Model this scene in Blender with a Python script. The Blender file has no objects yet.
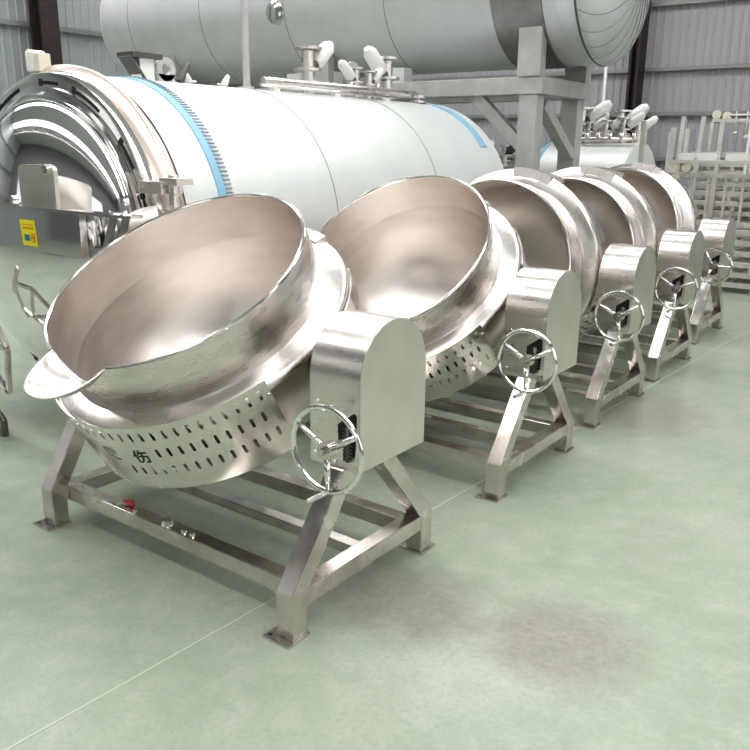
import bpy, bmesh, math, random
from mathutils import Vector, Matrix
random.seed(7)
PI = math.pi
R = math.radians
SC = bpy.context.scene
COL = SC.collection

# ------------------------------------------------------------------ materials
def mat(name, base=(.8, .8, .8), metal=0., rough=.5, noise=None, bump=0., bscale=60, stretch=(1, 1, 1), coat=0., emit=None,
        nscale=6., rvar=0., spec=None):
    m = bpy.data.materials.new(name); m.use_nodes = True
    nt = m.node_tree; b = nt.nodes['Principled BSDF']
    b.inputs['Base Color'].default_value = (*base, 1)
    b.inputs['Metallic'].default_value = metal
    b.inputs['Roughness'].default_value = rough
    if spec is not None: b.inputs['Specular IOR Level'].default_value = spec
    if coat: b.inputs['Coat Weight'].default_value = coat
    tc = nt.nodes.new('ShaderNodeTexCoord'); mp = nt.nodes.new('ShaderNodeMapping')
    mp.inputs['Scale'].default_value = stretch
    nt.links.new(tc.outputs['Object'], mp.inputs['Vector'])
    if noise or rvar:
        n = nt.nodes.new('ShaderNodeTexNoise'); n.inputs['Scale'].default_value = nscale
        n.inputs['Detail'].default_value = 1.5 if metal > .9 else 5; n.inputs['Roughness'].default_value = .6
        nt.links.new(mp.outputs['Vector'], n.inputs['Vector'])
        if noise:
            r = nt.nodes.new('ShaderNodeValToRGB')
            r.color_ramp.elements[0].position = .3; r.color_ramp.elements[1].position = .72
            r.color_ramp.elements[0].color = (*noise, 1); r.color_ramp.elements[1].color = (*base, 1)
            nt.links.new(n.outputs['Fac'], r.inputs['Fac']); nt.links.new(r.outputs['Color'], b.inputs['Base Color'])
        if rvar:
            mr = nt.nodes.new('ShaderNodeMapRange')
            mr.inputs['From Min'].default_value = .3; mr.inputs['From Max'].default_value = .7
            mr.inputs['To Min'].default_value = max(.02, rough - rvar); mr.inputs['To Max'].default_value = rough + rvar
            nt.links.new(n.outputs['Fac'], mr.inputs['Value']); nt.links.new(mr.outputs['Result'], b.inputs['Roughness'])
    if bump:
        n2 = nt.nodes.new('ShaderNodeTexNoise'); n2.inputs['Scale'].default_value = bscale; n2.inputs['Detail'].default_value = 3
        nt.links.new(mp.outputs['Vector'], n2.inputs['Vector'])
        bp = nt.nodes.new('ShaderNodeBump'); bp.inputs['Strength'].default_value = bump; bp.inputs['Distance'].default_value = .01
        nt.links.new(n2.outputs['Fac'], bp.inputs['Height']); nt.links.new(bp.outputs['Normal'], b.inputs['Normal'])
    if emit:
        b.inputs['Emission Color'].default_value = (*emit[:3], 1); b.inputs['Emission Strength'].default_value = emit[3]
    return m

M = {}
M['steel'] = mat('brushed_stainless', (.83, .785, .76), 1, .28, noise=(.77, .725, .70), nscale=4, rvar=.04, stretch=(1, 1, 5))
M['steel_frame'] = mat('frame_stainless', (.80, .75, .72), 1, .23, noise=(.58, .53, .50), nscale=7, rvar=.06, bump=.006, bscale=14)
M['steel_inner'] = mat('inner_stainless', (.86, .805, .765), 1, .36, noise=(.74, .685, .645), nscale=3, rvar=.05, stretch=(1, 1, 3))
M['steel_guard'] = mat('guard_stainless', (.82, .79, .75), 1, .24, noise=(.75, .72, .68), nscale=4, rvar=.04, bump=.02, bscale=5)
M['steel_side'] = mat('satin_side_steel', (.80, .76, .71), 1, .34, noise=(.70, .665, .61), nscale=4, rvar=.06, bump=.05, bscale=9)
M['mirror'] = mat('mirror_polished_steel', (.86, .85, .85), 1, .06, bump=.03, bscale=2.2)
M['chrome'] = mat('polished_chrome', (.88, .87, .85), 1, .13)
M['white_tank'] = mat('film_covered_tank', (.78, .80, .785), .15, .38, noise=(.73, .755, .745), nscale=2, rvar=.05, bump=.03, bscale=3)
M['grey_tank'] = mat('grey_tank_steel', (.74, .74, .75), .3, .45, noise=(.63, .63, .645), nscale=2.0, rvar=.06)
M['head_tank'] = mat('tank_head_steel', (.70, .72, .72), .5, .36, noise=(.60, .62, .62), nscale=3)
M['pale_steel'] = mat('pale_painted_steel', (.62, .61, .59), .35, .45, noise=(.50, .49, .48), nscale=5)
M['padm'] = mat('shaded_pad_steel', (.36, .35, .34), .6, .4, noise=(.22, .21, .21), nscale=3)  # pad steel with the shadow around the post put into its colour
M['jacket'] = mat('dull_jacket_steel', (.62, .57, .54), 1, .34, noise=(.50, .46, .43), nscale=3, rvar=.04)
M['white'] = mat('white_wrap', (.86, .86, .84), 0, .5, bump=.2, bscale=40)
M['rack'] = mat('rack_stainless', (.80, .78, .74), .35, .40, noise=(.66, .64, .6), nscale=8)
M['caster'] = mat('cream_wheel', (.80, .77, .62), 0, .5)
M['dark'] = mat('recess_shade', (.012, .012, .012), 0, .6)  # black colour stands in for the shade inside holes and slots
M['gear'] = mat('dark_gear_steel', (.16, .155, .14), .8, .45)
M['blue'] = mat('blue_tape', (.26, .50, .68), 0, .5, noise=(.34, .56, .72), nscale=8)
M['clip'] = mat('clip_strip', (.22, .27, .34), .2, .5)
M['dkblue'] = mat('dark_seam', (.12, .13, .14), .4, .5)
M['seam'] = mat('weld_seam', (.34, .34, .33), .6, .45)
M['red'] = mat('red_brown_film', (.60, .42, .36), .8, .30, noise=(.62, .58, .54), nscale=2.2)
M['redtag'] = mat('red_tag', (.6, .05, .06), 0, .4)
M['column'] = mat('dark_column_paint', (.030, .026, .028), 0, .55, noise=(.05, .03, .03), nscale=3)
M['yellow'] = mat('yellow_label', (.88, .78, .02), 0, .4)
M['teal'] = mat('teal_print', (.02, .22, .34), 0, .4)
M['redprint'] = mat('red_print', (.65, .08, .02), 0, .4)
M['char'] = mat('cut_character', (.03, .035, .03), 0, .6)
M['charfaint'] = mat('faint_character', (.42, .43, .38), .7, .4)
M['copper'] = mat('copper_tint', (.62, .40, .33), .8, .35)
M['motor'] = mat('pump_grey', (.55, .55, .5), .5, .4, noise=(.3, .3, .26))

# ------------------------------------------------------------------ mesh builder
class MB:
    def __init__(s): s.v = []; s.f = []; s.sm = []; s.mi = []; s.m = 0
    def add(s, vs, fs, smooth=False):
        o = len(s.v); s.v += [tuple(v) for v in vs]
        for f in fs: s.f.append(tuple(i + o for i in f)); s.sm.append(smooth); s.mi.append(s.m)
        return s
    def box(s, a, b):
        (x0, y0, z0), (x1, y1, z1) = a, b
        s.add([(x0, y0, z0), (x1, y0, z0), (x1, y1, z0), (x0, y1, z0), (x0, y0, z1), (x1, y0, z1), (x1, y1, z1), (x0, y1, z1)],
              [(0, 3, 2, 1), (4, 5, 6, 7), (0, 1, 5, 4), (1, 2, 6, 5), (2, 3, 7, 6), (3, 0, 4, 7)]); return s
    def bar(s, p, q, w, h, up=(0, 0, 1)):
        p, q = Vector(p), Vector(q); d = (q - p).normalized(); u = Vector(up)
        if abs(d.dot(u)) > .98: u = Vector((0, 1, 0))
        r = d.cross(u).normalized(); u = r.cross(d)
        vs = [c + r * (i * w / 2) + u * (j * h / 2) for c in (p, q) for i, j in ((-1, -1), (1, -1), (1, 1), (-1, 1))]
        s.add(vs, [(0, 3, 2, 1), (4, 5, 6, 7), (0, 1, 5, 4), (1, 2, 6, 5), (2, 3, 7, 6), (3, 0, 4, 7)]); return s
    def tube(s, pts, r, n=10, caps=True, closed=False):
        pts = [Vector(p) for p in pts]; N = len(pts); rr = r if isinstance(r, (list, tuple)) else [r] * N
        rings = []; prev = None
        for i, p in enumerate(pts):
            if closed: d = pts[(i + 1) % N] - pts[i - 1]
            else: d = pts[min(i + 1, N - 1)] - pts[max(i - 1, 0)]
            d.normalize()
            if prev is None:
                a = Vector((0, 0, 1)) if abs(d.z) < .9 else Vector((1, 0, 0)); a = (a - d * a.dot(d)).normalized()
            else: a = (prev - d * prev.dot(d)).normalized()
            prev = a; b = d.cross(a)
            rings.append([p + (a * math.cos(2 * PI * k / n) + b * math.sin(2 * PI * k / n)) * rr[i] for k in range(n)])
        vs = [v for g in rings for v in g]; fs = []
        for i in range(N if closed else N - 1):
            j = (i + 1) % N
            for k in range(n): l = (k + 1) % n; fs.append((i * n + k, i * n + l, j * n + l, j * n + k))
        s.add(vs, fs, True)
        if caps and not closed:
            s.add(rings[0], [tuple(range(n))[::-1]]); s.add(rings[-1], [tuple(range(n))])
        return s
    def lathe(s, prof, n=48, mtx=None, a0=0., a1=2 * PI, smooth=True):
        full = abs(a1 - a0 - 2 * PI) < 1e-6; K = n if full else n + 1
        vs = []
        for r, h in prof:
            for k in range(K):
                a = a0 + (a1 - a0) * k / n; v = Vector((r * math.cos(a), r * math.sin(a), h)); vs.append(mtx @ v if mtx else v)
        fs = []
        for i in range(len(prof) - 1):
            for k in range(n):
                l = (k + 1) % K; fs.append((i * K + k, i * K + l, (i + 1) * K + l, (i + 1) * K + k))
        s.add(vs, fs, smooth); return s
    def prism(s, poly, o, ax, ay, az, smooth=False):
        """polygon in (ax, ay) at o, extruded by vector az"""
        o, ax, ay, az = map(Vector, (o, ax, ay, az)); n = len(poly)
        a = [o + ax * x + ay * y for x, y in poly]; b = [v + az for v in a]
        s.add(a + b, [(i, (i + 1) % n, n + (i + 1) % n, n + i) for i in range(n)], smooth)
        s.add(a, [tuple(range(n))[::-1]]); s.add(b, [tuple(range(n))]); return s
    def build(s, name, mats, parent=None, bevel=0, loc=None, autosmooth=None):
        me = bpy.data.meshes.new(name); me.from_pydata(s.v, [], s.f)
        if not isinstance(mats, (list, tuple)): mats = [mats]
        for m in mats: me.materials.append(m)
        for p, sm, mi in zip(me.polygons, s.sm, s.mi): p.use_smooth = sm; p.material_index = mi
        bm = bmesh.new(); bm.from_mesh(me)
        bmesh.ops.remove_doubles(bm, verts=bm.verts, dist=1e-5)
        bmesh.ops.recalc_face_normals(bm, faces=bm.faces)
        for e in bm.edges:
            if len(e.link_faces) == 2 and e.calc_face_angle(0) > R(35): e.smooth = False
        bm.to_mesh(me); bm.free()
        o = bpy.data.objects.new(name, me); COL.objects.link(o)
        if parent: o.parent = parent
        if loc: o.location = loc
        if bevel:
            b = o.modifiers.new('bevel', 'BEVEL'); b.width = bevel; b.segments = 2; b.limit_method = 'ANGLE'; b.angle_limit = R(40)
        return o

def tag(o, label=None, cat=None, group=None, kind=None):
    if label: o['label'] = label
    if cat: o['category'] = cat
    if group: o['group'] = group
    if kind: o['kind'] = kind
    return o
def thing(name, label, cat, loc=(0, 0, 0), rz=0, group=None):
    o = bpy.data.objects.new(name, None); COL.objects.link(o); o.empty_display_size = .1
    o.location = loc; o.rotation_euler = (0, 0, rz); return tag(o, label, cat, group)
def copy_tree(o, parent=None):
    c = o.copy(); COL.objects.link(c)
    c.parent = parent
    for ch in [x for x in bpy.data.objects if x.parent == o]: copy_tree(ch, c)
    return c
AX = Matrix.Rotation(PI / 2, 4, 'Y')          # local z -> world x
AY = Matrix.Rotation(-PI / 2, 4, 'X')         # local z -> world y

# ------------------------------------------------------------------ the hall
def corrugated(name, p, q, z0, z1, pitch, m):
    p, q = Vector(p), Vector(q); d = q - p; L = d.length; d.normalize(); nrm = Vector((-d.y, d.x, 0))
    mb = MB(); t = 0; pts = []
    while t < L:
        for f, o in ((0, 0), (.62, 0), (.72, .035), (.9, .035)): pts.append(p + d * (t + f * pitch) + nrm * o * .55)
        t += pitch
    vs = [(v.x, v.y, z) for z in (z0, z1) for v in pts]; n = len(pts)
    mb.add(vs, [(i, i + 1, n + i + 1, n + i) for i in range(n - 1)])
    return tag(mb.build(name, m), kind='structure')
M['wallm'] = mat('grey_sheet_wall', (.47, .47, .49), .15, .5, noise=(.43, .43, .45), nscale=1.5)
M['walll'] = mat('greenish_sheet_wall', (.44, .47, .47), .15, .5, noise=(.39, .42, .42), nscale=1.5)
ZC = 7.6
corrugated('wall_back', (6.5, 14, 0), (-13.6, 14, 0), 0, ZC, .155, M['wallm'])
corrugated('wall_left', (-13.5, 14, 0), (-13.5, -7, 0), 0, ZC, .19, M['walll'])
for i, z in enumerate((1.0, 1.9, 2.75, 3.58, 4.75, 6.0)):
    mb = MB().box((-13.4, 13.86, z - .035), (6.4, 13.95, z + .035))
    tag(mb.build('trim_%d' % (i + 1), M['seam']), kind='structure')
for i, z in enumerate((1.2, 2.6, 4.42, 6.0)):
    mb = MB().box((-13.44, -7, z - .05), (-13.33, 13.9, z + .05))
    tag(mb.build('trim_%d' % (i + 11), M['seam']), kind='structure')
def hcol(name, x, y, w, d):
    mb = MB(); t = .05
    mb.box((x - w / 2, y - d / 2, 0), (x - w / 2 + t, y + d / 2, ZC)); mb.box((x + w / 2 - t, y - d / 2, 0), (x + w / 2, y + d / 2, ZC))
    mb.box((x - w / 2 + t, y - t / 2, 0), (x + w / 2 - t, y + t / 2, ZC)); mb.box((x - w/2 - .04, y - d/2 - .04, 0), (x + w/2 + .04, y + d/2 + .04, .04))
    return tag(mb.build(name, M['column']), kind='structure')
hcol('trim_21', -13.05, 7.50, .42, .40)
hcol('trim_22', -2.80, 13.62, .20, .36)
hcol('trim_23', 4.6, 13.62, .22, .36)
hcol('trim_24', -13.05, 1.2, .42, .40)

# floor
fm = bpy.data.materials.new('green_epoxy_floor'); fm.use_nodes = True
nt = fm.node_tree; bs = nt.nodes['Principled BSDF']; N = nt.nodes.new; Lk = nt.links.new
tc = N('ShaderNodeTexCoord')
def noise(scale, detail=6, rough=.6, vec=None, dist=0):
    n = N('ShaderNodeTexNoise'); n.inputs['Scale'].default_value = scale; n.inputs['Detail'].default_value = detail
    n.inputs['Roughness'].default_value = rough; n.inputs['Distortion'].default_value = dist; Lk(vec or tc.outputs['Object'], n.inputs['Vector']); return n.outputs['Fac']
def ramp(fac, p0, c0, p1, c1):
    r = N('ShaderNodeValToRGB'); e = r.color_ramp.elements; e[0].position = p0; e[0].color = (*c0, 1); e[1].position = p1; e[1].color = (*c1, 1)
    Lk(fac, r.inputs['Fac']); return r.outputs['Color']
def mix(fac, a, b):
    m = N('ShaderNodeMix'); m.data_type = 'RGBA'
    if isinstance(fac, float): m.inputs[0].default_value = fac
    else: Lk(fac, m.inputs[0])
    for s_, v in ((6, a), (7, b)):
        if isinstance(v, tuple): m.inputs[s_].default_value = (*v, 1)
        else: Lk(v, m.inputs[s_])
    return m.outputs[2]
def math_(op, a, b=None, c=None):
    m = N('ShaderNodeMath'); m.operation = op
    for i, v in enumerate((a, b, c)):
        if v is None: continue
        if isinstance(v, (int, float)): m.inputs[i].default_value = v
        else: Lk(v, m.inputs[i])
    return m.outputs[0]
FG = (.445, .485, .405); FG2 = (.30, .37, .285)
colr = ramp(noise(.9, 7, .65), .32, FG2, .68, FG)
colr = mix(ramp(noise(7, 6, .7), .45, (0, 0, 0), .75, (.55, .55, .55)), colr, (.52, .54, .47))
colr = mix(ramp(noise(38, 4, .7), .48, (0, 0, 0), .72, (.6, .6, .6)), colr, (.30, .34, .27))
sx = N('ShaderNodeSeparateXYZ'); Lk(tc.outputs['Object'], sx.inputs[0])
jit = math_('MULTIPLY', math_('SUBTRACT', noise(3.5, 6, .7), .5), 1.1)
for (x, y, rx, ry, st) in ((1.86, .16, .36, .36, .62), (1.14, .03, .42, .34, .58), (1.15, 3.55, .45, .6, .5), (1.9, 1.3, .2, .5, .12)):
    dx = math_('POWER', math_('DIVIDE', math_('SUBTRACT', sx.outputs[0], x), rx), 2); dy = math_('POWER', math_('DIVIDE', math_('SUBTRACT', sx.outputs[1], y), ry), 2)
    d = math_('ADD', math_('SQRT', math_('ADD', dx, dy)), jit)
    mk = N('ShaderNodeMapRange'); mk.inputs['From Min'].default_value = 1.2; mk.inputs['From Max'].default_value = .55; mk.inputs['To Max'].default_value = st
    Lk(d, mk.inputs['Value']); f = math_('MULTIPLY', mk.outputs['Result'], ramp(noise(22, 5, .8), .25, (.35, .35, .35), .6, (1, 1, 1)))
    colr = mix(f, colr, (.25, .20, .17))
# light scratches
mpn = N('ShaderNodeMapping'); mpn.inputs['Rotation'].default_value = (0, 0, .7); mpn.inputs['Scale'].default_value = (1.2, 22, 1); Lk(tc.outputs['Object'], mpn.inputs['Vector'])
colr = mix(ramp(noise(2.2, 3, .6, mpn.outputs[0], .4), .70, (0, 0, 0), .76, (.45, .45, .45)), colr, (.66, .72, .65))
Lk(colr, bs.inputs['Base Color'])
rr = N('ShaderNodeMapRange'); rr.inputs['To Min'].default_value = .22; rr.inputs['To Max'].default_value = .5; Lk(noise(3, 6, .7), rr.inputs['Value']); Lk(rr.outputs[0], bs.inputs['Roughness'])
bp = N('ShaderNodeBump'); bp.inputs['Strength'].default_value = .08; bp.inputs['Distance'].default_value = .02; Lk(noise(14, 4), bp.inputs['Height']); Lk(bp.outputs[0], bs.inputs['Normal'])
mb = MB(); mb.add([(-13.6, -7, 0), (7, -7, 0), (7, 14.1, 0), (-13.6, 14.1, 0)], [(0, 1, 2, 3)])
tag(mb.build('floor', fm), kind='structure')
M['joint'] = mat('floor_joint_filler', (.56, .60, .50), 0, .5)
for i, (p, q) in enumerate((((.52, -2.4, .001), (.87, 4.2, .001)), ((.87, 4.2, .001), (1.3, 12.5, .001)))):
    mb = MB().bar(p, q, .009, .003); tag(mb.build('trim_%d' % (31 + i), M['joint']), kind='structure')

# roof with skylight strips
M['roof'] = mat('roof_sheet', (.55, .56, .57), .2, .6)
roof = MB()
M['sky'] = mat('skylight_panel', (1, 1, 1), 0, .5, emit=(1.0, .995, .99, 8.1))
ys = [-7, -3.6, -2.7, .6, 1.5, 4.8, 5.7, 9.0, 9.9, 14.1]
for i in range(len(ys) - 1):
    if i % 2 == 0: roof.box((-13.6, ys[i], ZC), (7, ys[i + 1], ZC + .05))
    else: tag(MB().box((-13.2, ys[i], ZC), (6.8, ys[i + 1], ZC + .03)).build('window_%d' % (i + 1), M['sky']), kind='structure')
tag(roof.build('ceiling', M['roof']), kind='structure')
for i in range(4):
    mb = MB(); y = -4 + i * 5.6
    mb.bar((-13.4, y, ZC - .15), (6.8, y, ZC - .15), .12, .1); mb.bar((-13.4, y, ZC - .8), (6.8, y, ZC - .8), .12, .1)
    for k in range(20): mb.bar((-13.2 + k, y, ZC - .8 if k % 2 else ZC - .15), (-12.2 + k, y, ZC - .15 if k % 2 else ZC - .8), .07, .07)
    tag(mb.build('trim_%d' % (41 + i), M['seam']), kind='structure')

# ------------------------------------------------------------------ tilting kettle
TZ, TY, CX = 1.09, .087, -.196
def rings(prof, n=120): return MB().lathe(prof, n)
def make_kettle():
    root = thing('tilting_kettle', 'x', 'cooking kettle')
    # --- frame legs
    y0, y1 = -.555, .555; h = .228
    for sx_ in (1, -1):
        xa, xb = (.852, .95) if sx_ > 0 else (-.95, -.852)
        for sy in (-1, 1):
            yo = y0 if sy < 0 else y1; yi = yo - sy * .098
            yt = (-.20 if sx_ > 0 else -.30) if sy < 0 else .16
            zt = .70 if sx_ > 0 else .66
            yt2 = yt - sy * .115
            poly = [(yo, .012), (yi, .012), (yi, h - .02), (yt2, zt), (yt, zt), (yo, h)]
            mb = MB().prism(poly, (xa, 0, 0), (0, 1, 0), (0, 0, 1), (xb - xa, 0, 0))
            leg = mb.build('leg', M['steel_frame'], root, bevel=.006)
            pm = MB().box((xa - .045, min(yo, yi) - (.045 if sy < 0 else .005), 0), (xb + .010, max(yo, yi) + (.005 if sy < 0 else .03), .012))
            pm.m = 1; pm.tube([(xa - .022, yo + sy * .018, .012), (xa - .022, yo + sy * .018, .014)], .009, 8)
            pm.build('foot_plate', [M['steel_frame'], M['dark']], leg)
        MB().box((xa + .004, y0 + .09, .140), (xb - .004, y1 - .09, h - .004)).build('side_rail', M['steel_frame'], root, bevel=.005)
    for yb in (-.45, .0, .36):
        if yb == 0: MB().box((-.86, yb - .0, .150), (.86, yb + .07, .205)).build('cross_beam', M['steel_frame'], root, bevel=.004)
        else: MB().box((-.86, yb, .140), (.86, yb + .085, .222)).build('cross_beam', M['steel_frame'], root, bevel=.005)
    # --- gear housing: arch-topped box
    bx0, bx1, by0, by1, bz0, bz1 = .734, 1.013, -.173, .347, .69, 1.353
    rad = (by1 - by0) / 2; zc = bz1 - rad; ym = (by0 + by1) / 2
    arc = [(by1, bz0)] + [(ym + rad * math.cos(a), zc + rad * math.sin(a)) for a in [PI * k / 40 for k in range(41)]] + [(by0, bz0)]
    n = len(arc)
    gh = MB(); vs = [(x, y, z) for x in (bx0, bx1) for y, z in arc]
    gh.add(vs, [(i, i + 1, n + i + 1, n + i) for i in range(n - 1)], True)
    gh.add([(x, y, bz0) for x, y in ((bx0, by0), (bx1, by0), (bx1, by1), (bx0, by1))], [(0, 1, 2, 3)])
    house = gh.build('gear_housing', M['steel'], root)
    sp = MB(); sp.prism(arc, (bx1 - .001, 0, 0), (0, 1, 0), (0, 0, 1), (.006, 0, 0)); sp.prism(arc, (bx0 - .005, 0, 0), (0, 1, 0), (0, 0, 1), (.006, 0, 0))
    sp.build('side_panel', M['steel_side'], house, bevel=.002)
    # open corner: black plate painted for its inner shade, worm gear in front
    MB().prism([(.90, .80), (.998, .88), (.998, .955), (.985, .965), (.895, .90)], (0, by0 - .004, 0), (1, 0, 0), (0, 0, 1), (0, .006, 0)).prism([(.925, .73), (.99, .76), (.998, .87), (.93, .82)], (0, by0 - .004, 0), (1, 0, 0), (0, 0, 1), (0, .006, 0)).build('opening_shade', M['dark'], house)
    wg = MB()
    for k in range(9):
        z = .745 + k * .017
        wg.tube([(.955, by0 - .012, z), (.955, by0 - .002, z)], .010 if k % 2 else .014, 8)
        wg.tube([(.93, by0 - .01, z + .006), (.982, by0 - .01, z)], .0045, 6)
    wg.tube([(.955, by0 - .008, .735), (.955, by0 - .008, .90)], .012, 8)
    wg.build('worm_gear', M['gear'], house)
    for x, z in ((.78, .985), (.86, .975), (.765, .74), (.88, .72)): MB().tube([(x, by0, z), (x, by0 - .012, z)], .010, 8).build('bolt', M['chrome'], house)
    # --- handwheel
    wx, wy, wz, wr = .990, -.37, .858, .187
    hub = MB().tube([(wx, by0, wz), (wx, wy + .03, wz)], .018, 12).tube([(wx, wy + .035, wz), (wx, wy - .02, wz)], .036, 20)
    hub.tube([(wx, wy - .02, wz), (wx, wy - .045, wz)], .016, 10)
    wheel = hub.build('handwheel', M['steel_frame'], root)
    rm = MB().tube([(wx + wr * math.cos(a), wy, wz + wr * math.sin(a)) for a in [2 * PI * k / 64 for k in range(64)]], .0125, 10, closed=True)
    rm.build('wheel_rim', M['chrome'], wheel)
    for a in (R(150), R(30), R(-88)):
        d = Vector((math.cos(a), 0, math.sin(a))); c = Vector((wx, wy, wz))
        MB().tube([c + d * .03, c + d * (wr - .004)], [.0165, .0105], 10).build('spoke', M['chrome'], wheel)
    a = R(-84); p = Vector((wx + wr * math.cos(a), wy, wz + wr * math.sin(a)))
    MB().tube([p, p + Vector((-.012, -.03, -.003)), p + Vector((-.03, -.115, -.012))], [.007, .011, .012], 12).build('crank_handle', M['chrome'], wheel)
    # --- left bearing stand
    MB().box((-1.10, -.16, .62), (-1.02, .30, .66)).box((-1.10, -.10, .66), (-1.05, .27, 1.2)).box((-1.04, -.20, .58), (-.85, .20, .665)).build('bearing_stand', M['steel_frame'], root, bevel=.004)
    # --- tilting body: local z is the bowl axis
    inner = [(0.001, -.50)] + [(.690 * math.sin(R(a)), .11 - .61 * math.cos(R(a))) for a in range(4, 88, 4)]
    inner += [(.690, .11), (.692, .150), (.690, .160), (.692, .170), (.696, .18), (.697, .43)]
    outer = [(.705, .434), (.705, .155), (.700, .10), (.70, -.0), (.60, -.32), (.3, -.50), (.001, -.53)]
    bw = MB(); bw.m = 0; bw.lathe(inner, 144); bw.m = 1; bw.lathe([inner[-1]] + outer, 144)
    nv = []
    for (x, y, z) in bw.v:
        a = (math.degrees(math.atan2(y, x)) + 93) % 360; a = a - 360 if a > 180 else a
        if abs(a) < 18.5 and z > .17 : z = min(z, .434 - .115 * (1 - (abs(a) / 18.5) ** 1.6) + .001)
        nv.append((x, y, z))
    bw.v = nv
    bowl = bw.build('bowl', [M['steel_inner'], M['steel']], root, loc=(CX, TY, TZ))
    bowl['label'] = 'round stainless bowl with brown-tinted satin inside'
    ar = [-73.5 + k * (360 - 39) / 140 for k in range(141)]
    rim = MB().tube([(.703 * math.cos(R(a)), .703 * math.sin(R(a)), .434) for a in ar], .0105, 10)
    rim.build('rim', M['chrome'], bowl)
    fl = MB().lathe([(.700, .165), (.712, .152), (.722, .150), (.800, .138), (.815, .130), (.822, .118), (.823, .100), (.786, .098), (.784, .07)], 144)
    fl.build('flange', M['steel'], bowl)
    jk = [(.782, .09)] + [(.782 * math.cos(R(a)), .05 - .68 * math.sin(R(a))) for a in range(0, 91, 4)]
    jk[-1] = (.001, -.63)
    MB().lathe(jk, 144).build('steam_jacket', M['jacket'], bowl)
    # guard
    A0, A1, rg = -122., -23.5, .832
    g = MB()
    def cyl(a, hh, r=None):
        r = rg if r is None else r; a = R(a); return (r * math.cos(a), r * math.sin(a), hh)
    NC = 23; st = (A1 - A0 - 3) / NC
    def cell(a0, a1, h0, h1, hole):
        if not hole:
            for k in range(2):
                b0 = a0 + (a1 - a0) * k / 2; b1 = a0 + (a1 - a0) * (k + 1) / 2
                g.add([cyl(b0, h0), cyl(b1, h0), cyl(b1, h1), cyl(b0, h1)], [(0, 1, 2, 3)], True)
            return
        am = (a0 + a1) / 2; hm = (h0 + h1) / 2; hw = math.degrees(.0078 / rg); hl = .0245
        out = [(a0, h0), (am, h0), (a1, h0), (a1, hm), (a1, h1), (am, h1), (a0, h1), (a0, hm)]
        inn = [(am - hw, hm - hl), (am, hm - hl - .005), (am + hw, hm - hl), (am + hw, hm), (am + hw, hm + hl), (am, hm + hl + .005), (am - hw, hm + hl), (am - hw, hm)]
        g.add([cyl(*p) for p in out + inn], [(i, (i + 1) % 8, 8 + (i + 1) % 8, 8 + i) for i in range(8)], True)
    rows = [(.155, .065, True, 0), (.065, .040, False, 0), (.040, -.050, True, .5), (-.050, -.080, False, 0), (-.080, -.17, True, 0)]
    for ri, (ht, hb, hole, off) in enumerate(rows):
        aS, aE = A0, A1
        cell(A0, A0 + 1.5 + st * off, hb, ht, False)
        a = A0 + 1.5 + st * off
        while a + st < A1 - .6:
            ok = hole and not (ri == 2 and a < -69) and not (ri == 4 and a < -86)
            cell(a, a + st, hb, ht, ok); a += st
        cell(a, A1, hb, ht, False)
    a = A0
    while a < A1 - .01:
        b = min(a + 2.5, A1)
        g.add([cyl(a, .172), cyl(b, .172), cyl(b, .155), cyl(a, .155)], [(0, 1, 2, 3)], True)
        g.add([cyl(a, .128), cyl(b, .128), cyl(b, .124, .80), cyl(a, .124, .80)], [(0, 1, 2, 3)], True)  # added ledge back to the jacket, blocks light behind the slots
        g.add([cyl(a, -.17), cyl(b, -.17), cyl(b, -.262), cyl(a, -.262)], [(0, 1, 2, 3)], True)
        g.add([cyl(a, -.262), cyl(b, -.262), cyl(b, -.285, .812), cyl(a, -.285, .812)], [(0, 1, 2, 3)], True)
        g.add([cyl(a, -.285, .812), cyl(b, -.285, .812), cyl(b, -.30, .72), cyl(a, -.30, .72)], [(0, 1, 2, 3)], True)
        a = b
    for a in (A0, A1):
        g.add([cyl(a, .172), cyl(a, .172, .824), cyl(a, .135, .824), cyl(a, .09, .805), cyl(a, -.262, .80), cyl(a, -.285, .795), cyl(a, -.285, .812), cyl(a, -.262)], [(0, 1, 2, 3, 4, 5, 6, 7)])
    guard = g.build('perforated_guard', M['steel_guard'], bowl)
    guard['label'] = 'curved guard sheet with three rows of slots'
    for a in (A0 + 1, A1 - 1):
        for hh in (.09, -.22):
            p = Vector(cyl(a, hh, .822)); q = Vector(cyl(a, hh, .84)); MB().tube([p, q], .010, 8).build('guard_bolt', M['chrome'], bowl)
    # cut characters on the guard
    def character(body, ac, hc, size, m, tilt=0):
        cu = bpy.data.curves.new('char', 'FONT'); cu.body = body; cu.size = size; cu.align_x = 'CENTER'; cu.align_y = 'CENTER'; cu.offset = .0015
        to = bpy.data.objects.new('char', cu); COL.objects.link(to)
        dg = bpy.context.evaluated_depsgraph_get(); me = bpy.data.meshes.new_from_object(to.evaluated_get(dg))
        bpy.data.objects.remove(to)
        for v in me.vertices:
            x, y = v.co.x, v.co.y; x, y = x * math.cos(tilt) - y * math.sin(tilt), x * math.sin(tilt) + y * math.cos(tilt)
            a = R(ac) + x / rg; v.co = ((rg + .0015) * math.cos(a), (rg + .0015) * math.sin(a), hc + y)
        me.materials.clear(); me.materials.append(m)
        o = bpy.data.objects.new('cut_character', me); COL.objects.link(o); o.parent = bowl; return o
    character('伤', -73.8, -.03, .095, M['char'])
    character('烫', -87.5, -.03, .095, M['charfaint'])
    # spout: a half-open trough rooted in the rim
    s = MB(); ac = -93; half = 18.5; K = 24; J = 12
    def basep(u):
        a = ac + half * u; hh = .434 - .115 * (1 - abs(u) ** 1.6)
        return Vector((.708 * math.cos(R(a)), .708 * math.sin(R(a)), hh))
    c0, c1 = basep(-1), basep(1)
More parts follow.
